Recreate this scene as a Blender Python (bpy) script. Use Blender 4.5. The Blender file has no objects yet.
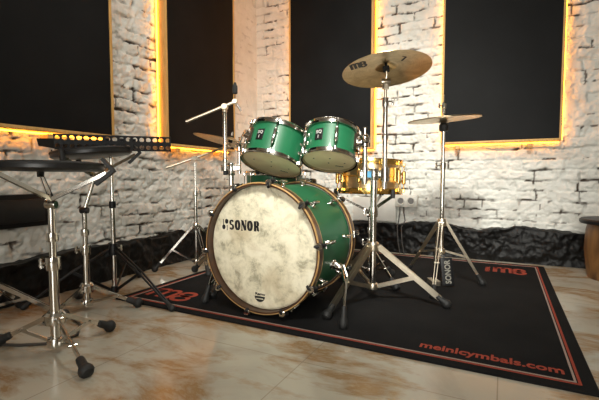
import bpy, bmesh, math, random
import numpy as np
from mathutils import Vector, Matrix, Quaternion

random.seed(7)
rng = np.random.default_rng(11)
scene = bpy.context.scene
COL = scene.collection
PI = math.pi
V = Vector

# ------------------------------------------------------------------ materials
def new_mat(name):
    m = bpy.data.materials.new(name); m.use_nodes = True
    nt = m.node_tree; nt.nodes.clear()
    out = nt.nodes.new('ShaderNodeOutputMaterial')
    b = nt.nodes.new('ShaderNodeBsdfPrincipled')
    nt.links.new(b.outputs[0], out.inputs[0])
    return m, nt, b

def node(nt, kind, **kw):
    n = nt.nodes.new(kind)
    for k, v in kw.items():
        if k in n.inputs: n.inputs[k].default_value = v
        else: setattr(n, k, v)
    return n

def coords(nt, scale=(1, 1, 1), which='Object'):
    t = nt.nodes.new('ShaderNodeTexCoord'); mp = nt.nodes.new('ShaderNodeMapping')
    mp.inputs['Scale'].default_value = scale
    nt.links.new(t.outputs[which], mp.inputs[0])
    return mp.outputs[0]

def ramp(nt, src, stops):
    r = nt.nodes.new('ShaderNodeValToRGB')
    el = r.color_ramp.elements
    while len(el) < len(stops): el.new(0.5)
    for e, (p, c) in zip(el, stops):
        e.position = p; e.color = (c[0], c[1], c[2], 1)
    nt.links.new(src, r.inputs[0])
    return r.outputs[0]

def simple(name, color, rough=.5, metal=0., var=.12, scale=20., bump=0., spec=.5, coat=0., stretch=(1, 1, 1)):
    """plain surface with a little procedural unevenness"""
    m, nt, b = new_mat(name)
    co = coords(nt, stretch)
    n = node(nt, 'ShaderNodeTexNoise', Scale=scale, Detail=4.)
    nt.links.new(co, n.inputs['Vector'])
    a = [max(0, c * (1 - var)) for c in color]; z = [min(1, c * (1 + var)) for c in color]
    c = ramp(nt, n.outputs['Fac'], [(.3, a), (.7, z)])
    nt.links.new(c, b.inputs['Base Color'])
    b.inputs['Roughness'].default_value = rough
    b.inputs['Metallic'].default_value = metal
    b.inputs['Specular IOR Level'].default_value = spec
    b.inputs['Coat Weight'].default_value = coat
    if bump:
        bp = node(nt, 'ShaderNodeBump', Strength=bump, Distance=.004)
        nt.links.new(n.outputs['Fac'], bp.inputs['Height']); nt.links.new(bp.outputs[0], b.inputs['Normal'])
    return m

M = {}
M['chrome'] = simple('chrome', (.66, .635, .59), .13, 1., .04, 30)
M['steel'] = simple('worn_steel', (.70, .62, .49), .33, 1., .08, 30)
M['brass'] = simple('gold_plating', (.95, .64, .20), .20, 1., .08, 30)
M['brass_shell'] = simple('gold_shell', (.96, .72, .42), .30, 1., .07, 12)
M['rubber'] = simple('black_rubber', (.012, .012, .012), .6, 0, .2, 40, .15)
M['black_metal'] = simple('black_metal', (.008, .008, .009), .42, 0, .2, 40, 0, .3)
M['plastic'] = simple('black_plastic', (.015, .015, .016), .4, 0, .2, 30)
M['pad_skin'] = simple('pad_skin', (.018, .018, .019), .42, 0, .15, 30, .05)
M['felt'] = simple('black_felt', (.012, .012, .012), .95, 0, .2, 90, .3)
M['green'] = simple('green_lacquer', (.010, .112, .046), .42, 0., .10, 7, 0, .4, .08)
M['walnut'] = simple('walnut_hoop', (.062, .026, .013), .35, 0, .35, 26, .05, .5, .3)
M['maple'] = simple('pale_ply_edge', (.46, .28, .11), .4, 0, .15, 40)
M['ink'] = simple('black_print', (.008, .008, .008), .6)
M['badge'] = simple('black_badge', (.008, .008, .008), .3)
M['silver'] = simple('silver_print', (.6, .6, .57), .4, .3)
M['dull_silver'] = simple('dull_silver_print', (.22, .21, .18), .5)
M['white_plastic'] = simple('white_plastic', (.70, .68, .62), .35, 0, .04, 10)
M['socket_hole'] = simple('socket_hole', (.18, .17, .16), .5)
M['plate'] = simple('white_painted_plate', (.66, .64, .59), .6, 0, .10, 9, .3)
M['red'] = simple('red_weave', (.30, .042, .020), .95, 0, .18, 200, .3)
M['pink'] = simple('pale_weave', (.34, .26, .22), .95, 0, .15, 200, .3)
M['fabric'] = simple('black_blackout_cloth', (.0062, .0064, .0068), .62, 0, .25, 5, .12, .16)
M['fabric_brown'] = simple('dark_brown_blackout_cloth', (.0095, .0075, .0065), .60, 0, .25, 5, .12, .16)
M['tip'] = simple('copper_joint', (.45, .22, .12), .35, .8)
M['cable'] = simple('dark_cable', (.035, .028, .022), .5)
M['grey_cable'] = simple('grey_cable', (.07, .065, .06), .5)

def mat_wood(name, dark, light, scale, stretch, rough=.5):
    m, nt, b = new_mat(name)
    co = coords(nt, stretch)
    n = node(nt, 'ShaderNodeTexNoise', Scale=scale, Detail=6., Distortion=.6)
    nt.links.new(co, n.inputs['Vector'])
    nt.links.new(ramp(nt, n.outputs['Fac'], [(.30, dark), (.52, light), (.75, dark)]), b.inputs['Base Color'])
    b.inputs['Roughness'].default_value = rough
    bp = node(nt, 'ShaderNodeBump', Strength=.15, Distance=.003)
    nt.links.new(n.outputs['Fac'], bp.inputs['Height']); nt.links.new(bp.outputs[0], b.inputs['Normal'])
    return m
M['pine'] = mat_wood('pine_board', (.56, .29, .075), (.74, .43, .14), 5, (6, 6, .8), .55)
M['stool_wood'] = mat_wood('stained_wood', (.05, .020, .007), (.22, .11, .036), 4, (3, 3, .7), .45)

def mat_brick():
    m, nt, b = new_mat('white_painted_brick')
    co = coords(nt)
    n = node(nt, 'ShaderNodeTexNoise', Scale=7., Detail=6.); nt.links.new(co, n.inputs['Vector'])
    n2 = node(nt, 'ShaderNodeTexNoise', Scale=48., Detail=9., Roughness=.62); nt.links.new(co, n2.inputs['Vector'])
    paint = ramp(nt, n.outputs['Fac'], [(.28, (.64, .63, .575)), (.55, (.745, .74, .685)), (.8, (.79, .785, .735))])
    at = nt.nodes.new('ShaderNodeAttribute'); at.attribute_name = 'bare'
    raw = ramp(nt, n2.outputs['Fac'], [(.3, (.020, .014, .010)), (.7, (.10, .066, .042))])
    mx = nt.nodes.new('ShaderNodeMix'); mx.data_type = 'RGBA'
    nt.links.new(at.outputs['Fac'], mx.inputs['Factor'])
    nt.links.new(paint, mx.inputs['A']); nt.links.new(raw, mx.inputs['B'])
    nt.links.new(mx.outputs['Result'], b.inputs['Base Color'])
    b.inputs['Roughness'].default_value = .55
    bp = node(nt, 'ShaderNodeBump', Strength=.8, Distance=.006)
    nt.links.new(n2.outputs['Fac'], bp.inputs['Height']); nt.links.new(bp.outputs[0], b.inputs['Normal'])
    return m
M['brick'] = mat_brick()

def mat_rubble():
    m, nt, b = new_mat('black_painted_stone')
    co = coords(nt)
    n = node(nt, 'ShaderNodeTexNoise', Scale=16., Detail=7.); nt.links.new(co, n.inputs['Vector'])
    nt.links.new(ramp(nt, n.outputs['Fac'], [(.3, (.0022, .002, .0019)), (.68, (.0045, .0042, .004)), (.84, (.015, .0125, .0105))]), b.inputs['Base Color'])
    b.inputs['Roughness'].default_value = .5
    b.inputs['Specular IOR Level'].default_value = .3
    bp = node(nt, 'ShaderNodeBump', Strength=.8, Distance=.012)
    nt.links.new(n.outputs['Fac'], bp.inputs['Height']); nt.links.new(bp.outputs[0], b.inputs['Normal'])
    return m
M['rubble'] = mat_rubble()

def mat_floor():
    m, nt, b = new_mat('polished_marble_tiles')
    co = coords(nt)
    w = node(nt, 'ShaderNodeTexNoise', Scale=2.3, Detail=7., Roughness=.6, Distortion=.5); nt.links.new(co, w.inputs['Vector'])
    co2 = coords(nt, (1., 2.1, 1.))
    v = node(nt, 'ShaderNodeTexNoise', Scale=2.1, Detail=10., Roughness=.66, Distortion=.35); nt.links.new(co2, v.inputs['Vector'])
    base = ramp(nt, w.outputs['Fac'], [(.32, (.32, .295, .235)), (.50, (.455, .43, .355)), (.62, (.48, .445, .36)), (.75, (.36, .30, .21))])
    vein = ramp(nt, v.outputs['Fac'], [(.47, (0, 0, 0)), (.54, (.6, .6, .6)), (.57, (1, 1, 1)), (.64, (.35, .35, .35)), (.76, (.1, .1, .1))])
    vc = nt.nodes.new('ShaderNodeRGB'); vc.outputs[0].default_value = (.28, .150, .045, 1)
    mx = nt.nodes.new('ShaderNodeMix'); mx.data_type = 'RGBA'
    sc = node(nt, 'ShaderNodeMath', operation='MULTIPLY'); sc.inputs[1].default_value = .85
    nt.links.new(vein, sc.inputs[0]); nt.links.new(sc.outputs[0], mx.inputs['Factor'])
    nt.links.new(base, mx.inputs['A']); nt.links.new(vc.outputs[0], mx.inputs['B'])
    br = node(nt, 'ShaderNodeTexBrick', Scale=1.); br.offset = 0.
    br.inputs['Brick Width'].default_value = .6; br.inputs['Row Height'].default_value = .6
    br.inputs['Mortar Size'].default_value = .0022; br.inputs['Mortar Smooth'].default_value = .3
    nt.links.new(co, br.inputs['Vector'])
    gm = nt.nodes.new('ShaderNodeMix'); gm.data_type = 'RGBA'
    gs = node(nt, 'ShaderNodeMath', operation='MULTIPLY'); gs.inputs[1].default_value = .55
    nt.links.new(br.outputs['Fac'], gs.inputs[0]); nt.links.new(gs.outputs[0], gm.inputs['Factor'])
    nt.links.new(mx.outputs['Result'], gm.inputs['A']); gm.inputs['B'].default_value = (.20, .16, .11, 1)
    nt.links.new(gm.outputs['Result'], b.inputs['Base Color'])
    rr = node(nt, 'ShaderNodeMapRange'); rr.inputs['To Min'].default_value = .13; rr.inputs['To Max'].default_value = .30
    nt.links.new(v.outputs['Fac'], rr.inputs['Value']); nt.links.new(rr.outputs[0], b.inputs['Roughness'])
    return m
M['floor'] = mat_floor()

def mat_rug():
    m, nt, b = new_mat('black_rug_pile')
    co = coords(nt)
    n = node(nt, 'ShaderNodeTexNoise', Scale=260., Detail=2.); nt.links.new(co, n.inputs['Vector'])
    n2 = node(nt, 'ShaderNodeTexNoise', Scale=5., Detail=6.); nt.links.new(co, n2.inputs['Vector'])
    nt.links.new(ramp(nt, n2.outputs['Fac'], [(.3, (.0065, .0065, .007)), (.75, (.0125, .012, .012))]), b.inputs['Base Color'])
    b.inputs['Roughness'].default_value = .95
    b.inputs['Specular IOR Level'].default_value = .15
    bp = node(nt, 'ShaderNodeBump', Strength=.5, Distance=.003)
    nt.links.new(n.outputs['Fac'], bp.inputs['Height']); nt.links.new(bp.outputs[0], b.inputs['Normal'])
    return m
M['rug'] = mat_rug()

def mat_calf():
    m, nt, b = new_mat('mottled_cream_head')
    co = coords(nt)
    n = node(nt, 'ShaderNodeTexNoise', Scale=14., Detail=9., Roughness=.72, Distortion=.3); nt.links.new(co, n.inputs['Vector'])
    w = node(nt, 'ShaderNodeTexNoise', Scale=5.2, Detail=6., Distortion=.5); nt.links.new(co, w.inputs['Vector'])
    fib = ramp(nt, n.outputs['Fac'], [(.36, (.38, .345, .24)), (.46, (.70, .645, .475)), (.56, (.84, .78, .60)), (.7, (.90, .845, .68))])
    tan = ramp(nt, w.outputs['Fac'], [(.53, (0, 0, 0)), (.66, (1, 1, 1))])
    mx = nt.nodes.new('ShaderNodeMix'); mx.data_type = 'RGBA'
    sc = node(nt, 'ShaderNodeMath', operation='MULTIPLY'); sc.inputs[1].default_value = .6
    nt.links.new(tan, sc.inputs[0]); nt.links.new(sc.outputs[0], mx.inputs['Factor'])
    nt.links.new(fib, mx.inputs['A']); mx.inputs['B'].default_value = (.52, .42, .26, 1)
    nt.links.new(mx.outputs['Result'], b.inputs['Base Color'])
    b.inputs['Roughness'].default_value = .5
    return m
M['calf'] = mat_calf()
M['reso'] = simple('tom_head', (.98, .76, .46), .5, 0, .10, 12)
M['white_head'] = simple('white_head', (.70, .67, .60), .5, 0, .06, 20)

def mat_cymbal(name, c1, c2, rough=.30):
    m, nt, b = new_mat(name)
    t = nt.nodes.new('ShaderNodeTexCoord')
    sx = nt.nodes.new('ShaderNodeSeparateXYZ'); nt.links.new(t.outputs['Object'], sx.inputs[0])
    xx = node(nt, 'ShaderNodeMath', operation='MULTIPLY'); nt.links.new(sx.outputs[0], xx.inputs[0]); nt.links.new(sx.outputs[0], xx.inputs[1])
    yy = node(nt, 'ShaderNodeMath', operation='MULTIPLY'); nt.links.new(sx.outputs[1], yy.inputs[0]); nt.links.new(sx.outputs[1], yy.inputs[1])
    ad = node(nt, 'ShaderNodeMath', operation='ADD'); nt.links.new(xx.outputs[0], ad.inputs[0]); nt.links.new(yy.outputs[0], ad.inputs[1])
    sq = node(nt, 'ShaderNodeMath', operation='SQRT'); nt.links.new(ad.outputs[0], sq.inputs[0])
    n = node(nt, 'ShaderNodeTexNoise', Scale=420., Detail=3.); n.noise_dimensions = '1D'; nt.links.new(sq.outputs[0], n.inputs['W'])
    p = node(nt, 'ShaderNodeTexNoise', Scale=14., Detail=5., Distortion=1.); nt.links.new(t.outputs['Object'], p.inputs['Vector'])
    mm = node(nt, 'ShaderNodeMath', operation='ADD'); nt.links.new(n.outputs['Fac'], mm.inputs[0]); nt.links.new(p.outputs['Fac'], mm.inputs[1])
    hf = node(nt, 'ShaderNodeMath', operation='MULTIPLY'); hf.inputs[1].default_value = .5; nt.links.new(mm.outputs[0], hf.inputs[0])
    nt.links.new(ramp(nt, hf.outputs[0], [(.36, c1), (.64, c2)]), b.inputs['Base Color'])
    b.inputs['Metallic'].default_value = 1.; b.inputs['Roughness'].default_value = rough
    bp = node(nt, 'ShaderNodeBump', Strength=.25, Distance=.001)
    nt.links.new(n.outputs['Fac'], bp.inputs['Height']); nt.links.new(bp.outputs[0], b.inputs['Normal'])
    return m
M['bronze'] = mat_cymbal('dark_bronze', (.33, .235, .105), (.66, .50, .265), .33)
M['bronze_bright'] = mat_cymbal('bright_bronze', (.52, .40, .23), (.78, .63, .41), .33)

def mat_led():
    m = bpy.data.materials.new('amber_led'); m.use_nodes = True
    nt = m.node_tree; nt.nodes.clear()
    out = nt.nodes.new('ShaderNodeOutputMaterial'); e = nt.nodes.new('ShaderNodeEmission')
    e.inputs[0].default_value = (1., .35, .022, 1); e.inputs[1].default_value = 17.
    nt.links.new(e.outputs[0], out.inputs[0]); return m
M['led'] = mat_led()
M['plaster'] = simple('pale_plaster', (.42, .40, .37), .8, 0, .05, 5)
M['dark_plaster'] = simple('dark_plaster', (.55, .52, .46), .8, 0, .05, 5)

# ------------------------------------------------------------------ mesh kit
class MB:
    def __init__(s): s.v = []; s.f = []
    def add(s, verts, faces):
        o = len(s.v); s.v += [V(p) for p in verts]; s.f += [[i + o for i in f] for f in faces]; return s
    def tube(s, pts, r, n=10, caps=True):
        pts = [V(p) for p in pts]; k = len(pts)
        rs = r if isinstance(r, (list, tuple)) else [r] * k
        T = []
        for i in range(k):
            a = pts[max(0, i - 1)]; b = pts[min(k - 1, i + 1)]; T.append((b - a).normalized())
        ref = V((0, 0, 1)) if abs(T[0].z) < .9 else V((1, 0, 0))
        u = T[0].cross(ref).normalized(); vs = []; fs = []
        for i in range(k):
            u = (u - T[i] * u.dot(T[i])).normalized(); w = T[i].cross(u)
            for j in range(n):
                a = 2 * PI * j / n; vs.append(pts[i] + (u * math.cos(a) + w * math.sin(a)) * rs[i])
        for i in range(k - 1):
            for j in range(n):
                j2 = (j + 1) % n; fs.append([i * n + j, i * n + j2, (i + 1) * n + j2, (i + 1) * n + j])
        if caps: fs.append(list(range(n))[::-1]); fs.append([(k - 1) * n + j for j in range(n)])
        return s.add(vs, fs)
    def cyl(s, a, b, r, n=16): return s.tube([a, b], r, n)
    def lathe(s, prof, o=(0, 0, 0), ax=(0, 0, 1), n=48, closed=False, ref=None):
        ax = V(ax).normalized(); o = V(o)
        rf = V(ref) if ref else (V((1, 0, 0)) if abs(ax.x) < .9 else V((0, 1, 0)))
        u = (rf - ax * rf.dot(ax)).normalized(); w = ax.cross(u); vs = []; fs = []; rows = []
        for r, z in prof:
            if r < 1e-6: rows.append([len(vs)]); vs.append(o + ax * z)
            else:
                rows.append(list(range(len(vs), len(vs) + n)))
                for j in range(n):
                    a = 2 * PI * j / n; vs.append(o + ax * z + (u * math.cos(a) + w * math.sin(a)) * r)
        m = len(rows)
        for i in range(m if closed else m - 1):
            A = rows[i]; B = rows[(i + 1) % m]
            for j in range(n):
                j2 = (j + 1) % n
                if len(A) == 1 and len(B) == 1: continue
                if len(A) == 1: fs.append([A[0], B[j2], B[j]])
                elif len(B) == 1: fs.append([A[j], A[j2], B[0]])
                else: fs.append([A[j], A[j2], B[j2], B[j]])
        return s.add(vs, fs)
    def ball(s, c, r, n=14):
        return s.lathe([(r * math.sin(PI * i / 8), -r * math.cos(PI * i / 8)) for i in range(9)], c, n=n)
    def box(s, c, size, X=(1, 0, 0), Y=(0, 1, 0), ch=0.):
        """box with chamfered vertical edges along its third axis when ch > 0"""
        X = V(X).normalized(); Y = V(Y); Y = (Y - X * Y.dot(X)).normalized(); Z = X.cross(Y); c = V(c)
        a, b, d = [q / 2 for q in size]
        if ch: o = [(a - ch, -b), (a, -b + ch), (a, b - ch), (a - ch, b), (-a + ch, b), (-a, b - ch), (-a, -b + ch), (-a + ch, -b)]
        else: o = [(a, -b), (a, b), (-a, b), (-a, -b)]
        n = len(o); vs = [c + X * x + Y * y + Z * (-d) for x, y in o] + [c + X * x + Y * y + Z * d for x, y in o]
        fs = [list(range(n))[::-1], list(range(n, 2 * n))] + [[i, (i + 1) % n, n + (i + 1) % n, n + i] for i in range(n)]
        return s.add(vs, fs)
    def bar(s, a, b, w, t, side=(0, 0, 1)):
        """flat bar from a to b, w wide across, t thick along SIDE"""
        a = V(a); b = V(b); d = b - a; sd = V(side)
        sd = (sd - d.normalized() * sd.dot(d.normalized())).normalized()
        return s.box((a + b) / 2, (d.length, t, w), d, sd)
    def prism(s, poly, o, X, Y, h):
        """convex or simple 2D polygon given in X,Y at o, h thick along X x Y"""
        X = V(X); Y = V(Y); Z = X.cross(Y).normalized(); o = V(o); n = len(poly)
        vs = [o + X * x + Y * y for x, y in poly] + [o + X * x + Y * y + Z * h for x, y in poly]
        return s.add(vs, [list(range(n))[::-1], list(range(n, 2 * n))] + [[i, (i + 1) % n, n + (i + 1) % n, n + i] for i in range(n)])
    def stroke(s, pts, a, b, fn, h, closed=False):
        """pen stroke with an elliptical nib (half widths a,b); fn maps 2D + lift to 3D"""
        k = len(pts); L = []; R = []
        for i in range(k):
            p = pts[i]; q0 = pts[(i - 1) % k] if closed else pts[max(0, i - 1)]; q1 = pts[(i + 1) % k] if closed else pts[min(k - 1, i + 1)]
            tx, ty = q1[0] - q0[0], q1[1] - q0[1]; l = math.hypot(tx, ty) or 1; nx, ny = -ty / l, tx / l
            w = math.hypot(a * nx, b * ny); L.append((p[0] + nx * w, p[1] + ny * w)); R.append((p[0] - nx * w, p[1] - ny * w))
        vs = []
        for i in range(k): vs += [fn(*L[i], h), fn(*R[i], h), fn(*L[i], 0), fn(*R[i], 0)]
        fs = []
        for i in range(k if closed else k - 1):
            p = 4 * i; q = 4 * ((i + 1) % k)
            fs += [[p + 1, q + 1, q, p], [p, q, q + 2, p + 2], [q + 1, p + 1, p + 3, q + 3]]
        return s.add(vs, fs)

MW = {}
def mworld(o):
    m = Matrix.Identity(4)
    while o is not None:
        m = MW.get(o.name, Matrix.Identity(4)) @ m; o = o.parent
    return m

def obj(name, mb, mat, parent=None, world=True, sharp=32, bevel=0., kind=None):
    me = bpy.data.meshes.new(name)
    vs = mb.v
    if parent is not None and world:
        inv = mworld(parent).inverted(); vs = [inv @ p for p in vs]
    me.from_pydata([tuple(p) for p in vs], [], mb.f); me.update()
    bm = bmesh.new(); bm.from_mesh(me)
    bmesh.ops.recalc_face_normals(bm, faces=bm.faces)
    if bevel:
        es = [e for e in bm.edges if len(e.link_faces) == 2 and e.calc_face_angle(0) > .6]
        bmesh.ops.bevel(bm, geom=es, offset=bevel, segments=2, affect='EDGES', profile=.5)
    bm.to_mesh(me); bm.free()
    me.shade_smooth(); me.set_sharp_from_angle(angle=math.radians(sharp))
    me.materials.append(M[mat] if isinstance(mat, str) else mat)
    o = bpy.data.objects.new(name, me); COL.objects.link(o)
    if parent is not None: o.parent = parent
    if kind: o['kind'] = kind
    return o

def thing(name, label, cat, loc=(0, 0, 0), rot=None, group=None):
    o = bpy.data.objects.new(name, None); COL.objects.link(o); o.empty_display_size = .05
    m = Matrix.Translation(V(loc))
    if rot is not None: m = m @ rot.to_4x4()
    o.matrix_world = m; MW[o.name] = m
    o['label'] = label; o['category'] = cat
    if group: o['group'] = group
    return o

def tag(o, label, cat, group=None):
    o['label'] = label; o['category'] = cat
    if group: o['group'] = group
    return o

def arc(cx, cy, rx, ry, a0, a1, n=16):
    return [(cx + rx * math.cos(math.radians(a0 + (a1 - a0) * i / n)), cy + ry * math.sin(math.radians(a0 + (a1 - a0) * i / n))) for i in range(n + 1)]

def text_mesh(txt, size, o, X, Y, h=.0006, bold=0., width=None, mat=None):
    """lettering as an MB lying on the plane X,Y at o"""
    cu = bpy.data.curves.new('t', 'FONT'); cu.body = txt; cu.size = size; cu.offset = bold; cu.resolution_u = 3
    cu.extrude = h / 2
    ob = bpy.data.objects.new('t', cu); COL.objects.link(ob)
    bpy.context.view_layer.update()
    me = bpy.data.meshes.new_from_object(ob.evaluated_get(bpy.context.evaluated_depsgraph_get()))
    X = V(X).normalized(); Y = V(Y).normalized(); Z = X.cross(Y); o = V(o)
    xs = [v.co.x for v in me.vertices]; k = 1.
    if width: k = width / (max(xs) - min(xs))
    mb = MB(); mb.add([o + X * ((v.co.x - min(xs)) * k) + Y * v.co.y + Z * (v.co.z + h / 2) for v in me.vertices], [list(p.vertices) for p in me.polygons])
    bpy.data.objects.remove(ob); bpy.data.curves.remove(cu); bpy.data.meshes.remove(me)
    return mb

# ------------------------------------------------------------------ room
XL, YB = -2.22, 3.42          # wall faces
H = 2.75; XR = 2.4; YF = -2.2

def vnoise(u, v, seed):
    r = np.random.default_rng(seed); T = r.random((256, 256))
    iu = np.floor(u).astype(int); iv = np.floor(v).astype(int); fu = u - iu; fv = v - iv
    fu = fu * fu * (3 - 2 * fu); fv = fv * fv * (3 - 2 * fv)
    g = lambda a, b: T[a % 256, b % 256]
    return (g(iu, iv) * (1 - fu) + g(iu + 1, iv) * fu) * (1 - fv) + (g(iu, iv + 1) * (1 - fu) + g(iu + 1, iv + 1) * fu) * fv
def fbm(u, v, sc, seed, o=4):
    t = 0; a = 1; n = 0
    for k in range(o):
        t = t + a * vnoise(u * sc * 2 ** k + 31.7 * k, v * sc * 2 ** k + 17.3 * k, seed + k); n += a; a *= .5
    return t / n
def sstep(a, b, x):
    t = np.clip((x - a) / (b - a), 0, 1); return t * t * (3 - 2 * t)

def grid_obj(name, P, mat, bare=None):
    nv, nu, _ = P.shape
    me = bpy.data.meshes.new(name)
    idx = np.arange(nv * nu).reshape(nv, nu)
    f = np.stack([idx[:-1, :-1], idx[:-1, 1:], idx[1:, 1:], idx[1:, :-1]], -1).reshape(-1, 4)
    me.vertices.add(nv * nu); me.vertices.foreach_set('co', P.reshape(-1).astype(np.float32))
    me.loops.add(f.size); me.loops.foreach_set('vertex_index', f.reshape(-1).astype(np.int32))
    me.polygons.add(len(f)); me.polygons.foreach_set('loop_start', np.arange(0, f.size, 4, dtype=np.int32))
    me.update(calc_edges=True)
    if bare is not None:
        a = me.attributes.new('bare', 'FLOAT', 'POINT'); a.data.foreach_set('value', bare.reshape(-1).astype(np.float32))
    me.shade_smooth(); me.materials.append(M[mat])
    o = bpy.data.objects.new(name, me); COL.objects.link(o); o['kind'] = 'structure'
    return o

def brick_height(U, Z, seed, rough):
    wu = U + (fbm(U, Z, 9, seed) - .5) * .035 * rough; wz = Z + (fbm(U, Z, 7, seed + 50) - .5) * .030 * rough
    RH, BL = .0765, .262
    row = np.floor(wz / RH).astype(int); r = np.random.default_rng(seed + 3)
    off = np.where(row % 2 == 0, 0, BL / 2) + r.random(400)[row % 400] * .07
    hdr = r.random(400)[row % 400] < .22
    bl = np.where(hdr, BL / 2, BL)
    x = (wu + off) / bl; col = np.floor(x).astype(int); lx = (x - col) * bl; ly = wz - row * RH
    T = r.random((211, 223)); T2 = r.random((211, 223)); T3 = r.random((211, 223)); T4 = r.random((211, 223))
    g = lambda t: t[row % 211, col % 223]
    mw = .002 + .006 * fbm(U, Z, 14, seed + 9)
    d = np.minimum(np.minimum(lx, bl - lx), np.minimum(ly, RH - ly)) - mw * .5
    chip = (fbm(U, Z, 26, seed + 20) - .5) * .013 * rough
    inside = sstep(-.001, .0065, d + chip)
    face = (g(T) - .5) * .010 * rough + (g(T2) - .5) * .04 * (lx - bl / 2) + (g(T3) - .5) * .10 * (ly - RH / 2)
    miss = (g(T4) < .03) * -.012
    fill = sstep(.36, .56, fbm(U, Z, 5.5, seed + 30))        # joints pointed flush with mortar
    joint = -.0015 * fill - .017 * (1 - fill)
    h = joint * (1 - inside) + (face + miss + .002) * inside + (fbm(U, Z, 9, seed + 40) - .5) * .010 * rough + (fbm(U, Z, 45, seed + 44, 3) - .5) * .008 * rough
    h = h - sstep(.56, .70, fbm(U, Z, 15, seed + 90, 4)) * .012 * max(0., rough - .6) - sstep(.60, .66, fbm(U, Z, 26, seed + 95, 3)) * .006 * rough
    bare = sstep(.95, .45, inside) * (1 - fill) * sstep(.40, .52, fbm(U, Z, 9, seed + 60))
    chipped = sstep(.66, .70, fbm(U, Z, 13, seed + 70, 3)) * sstep(.6, .1, inside)
    return h, np.clip(bare + chipped * .9, 0, 1)

def span(parts):
    return np.unique(np.concatenate([np.arange(a, b, s) for a, b, s in parts] + [np.array([parts[-1][1]])]).round(5))

# left wall: runs along Y
uy = span([(YF, .6, .1), (.6, YB + .02, .0072)]); uz = span([(0, 2.3, .0072), (2.3, H, .05)])
U, Z = np.meshgrid(uy, uz)
h, bare = brick_height(U, Z, 21, 1.45); msk = sstep(.55, .75, U) * (1 - .75 * sstep(2.92, 3.02, U))
h = h * msk
grid_obj('wall_left', np.stack([XL + h, U, Z], -1), 'brick', bare * msk)
# back wall: runs along X
ux = span([(XL - .02, 1.1, .0072), (1.1, XR, .1)]); 
U, Z = np.meshgrid(ux, uz)
h, bare = brick_height(U, Z, 77, 1.1); msk = sstep(1.05, .9, U) * (1 - .75 * sstep(-2.08, -2.16, U))
h = h * msk
grid_obj('wall_back', np.stack([U, YB - h, Z], -1), 'brick', bare * msk)

def plinth(name, us, place, seed, top):
    """rough black-painted rubble footing that stands out from the brickwork"""
    s = np.arange(0, .36, .0075); U, S = np.meshgrid(us, s)
    tp = top + (fbm(U, U * 0, 5, seed) - .5) * .05
    z = np.minimum(S, tp); k = np.clip((S - tp) / .10, 0, 1)
    out = (.078 + (fbm(U, S, 6.5, seed + 5, 5) - .5) * .060 * sstep(0, .05, S) + (fbm(U, S, 30, seed + 9, 3) - .5) * .026) * (1 - k) - .02 * k
    z = z + (fbm(U, S, 8, seed + 7) - .5) * .05 * sstep(.02, .1, S) - .0 * k
    z = np.where(S <= 0, 0, np.maximum(z, S * .2))
    return grid_obj(name, np.stack(place(U, out, z), -1), 'rubble')
plinth('baseboard_left', np.arange(.5, YB, .0085), lambda u, o, z: (XL + o, u, z), 5, .215)
plinth('baseboard_back', np.arange(XL, 1.2, .0085), lambda u, o, z: (u, YB - o, z), 9, .245)

obj('floor', MB().box(((XL + XR) / 2, (YF + YB) / 2, -.05), (XR - XL + .2, YB - YF + .2, .1)), 'floor', kind='structure')
obj('ceiling', MB().box(((XL + XR) / 2, (YF + YB) / 2, H + .05), (XR - XL + .2, YB - YF + .2, .1)), 'plaster', kind='structure')
obj('wall_right', MB().box((XR + .05, (YF + YB) / 2, H / 2), (.1, YB - YF + .2, H)), 'dark_plaster', kind='structure')
obj('wall_front', MB().box(((XL + XR) / 2, YF - .05, H / 2), (XR - XL + .2, .1, H)), 'dark_plaster', kind='structure')

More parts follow.
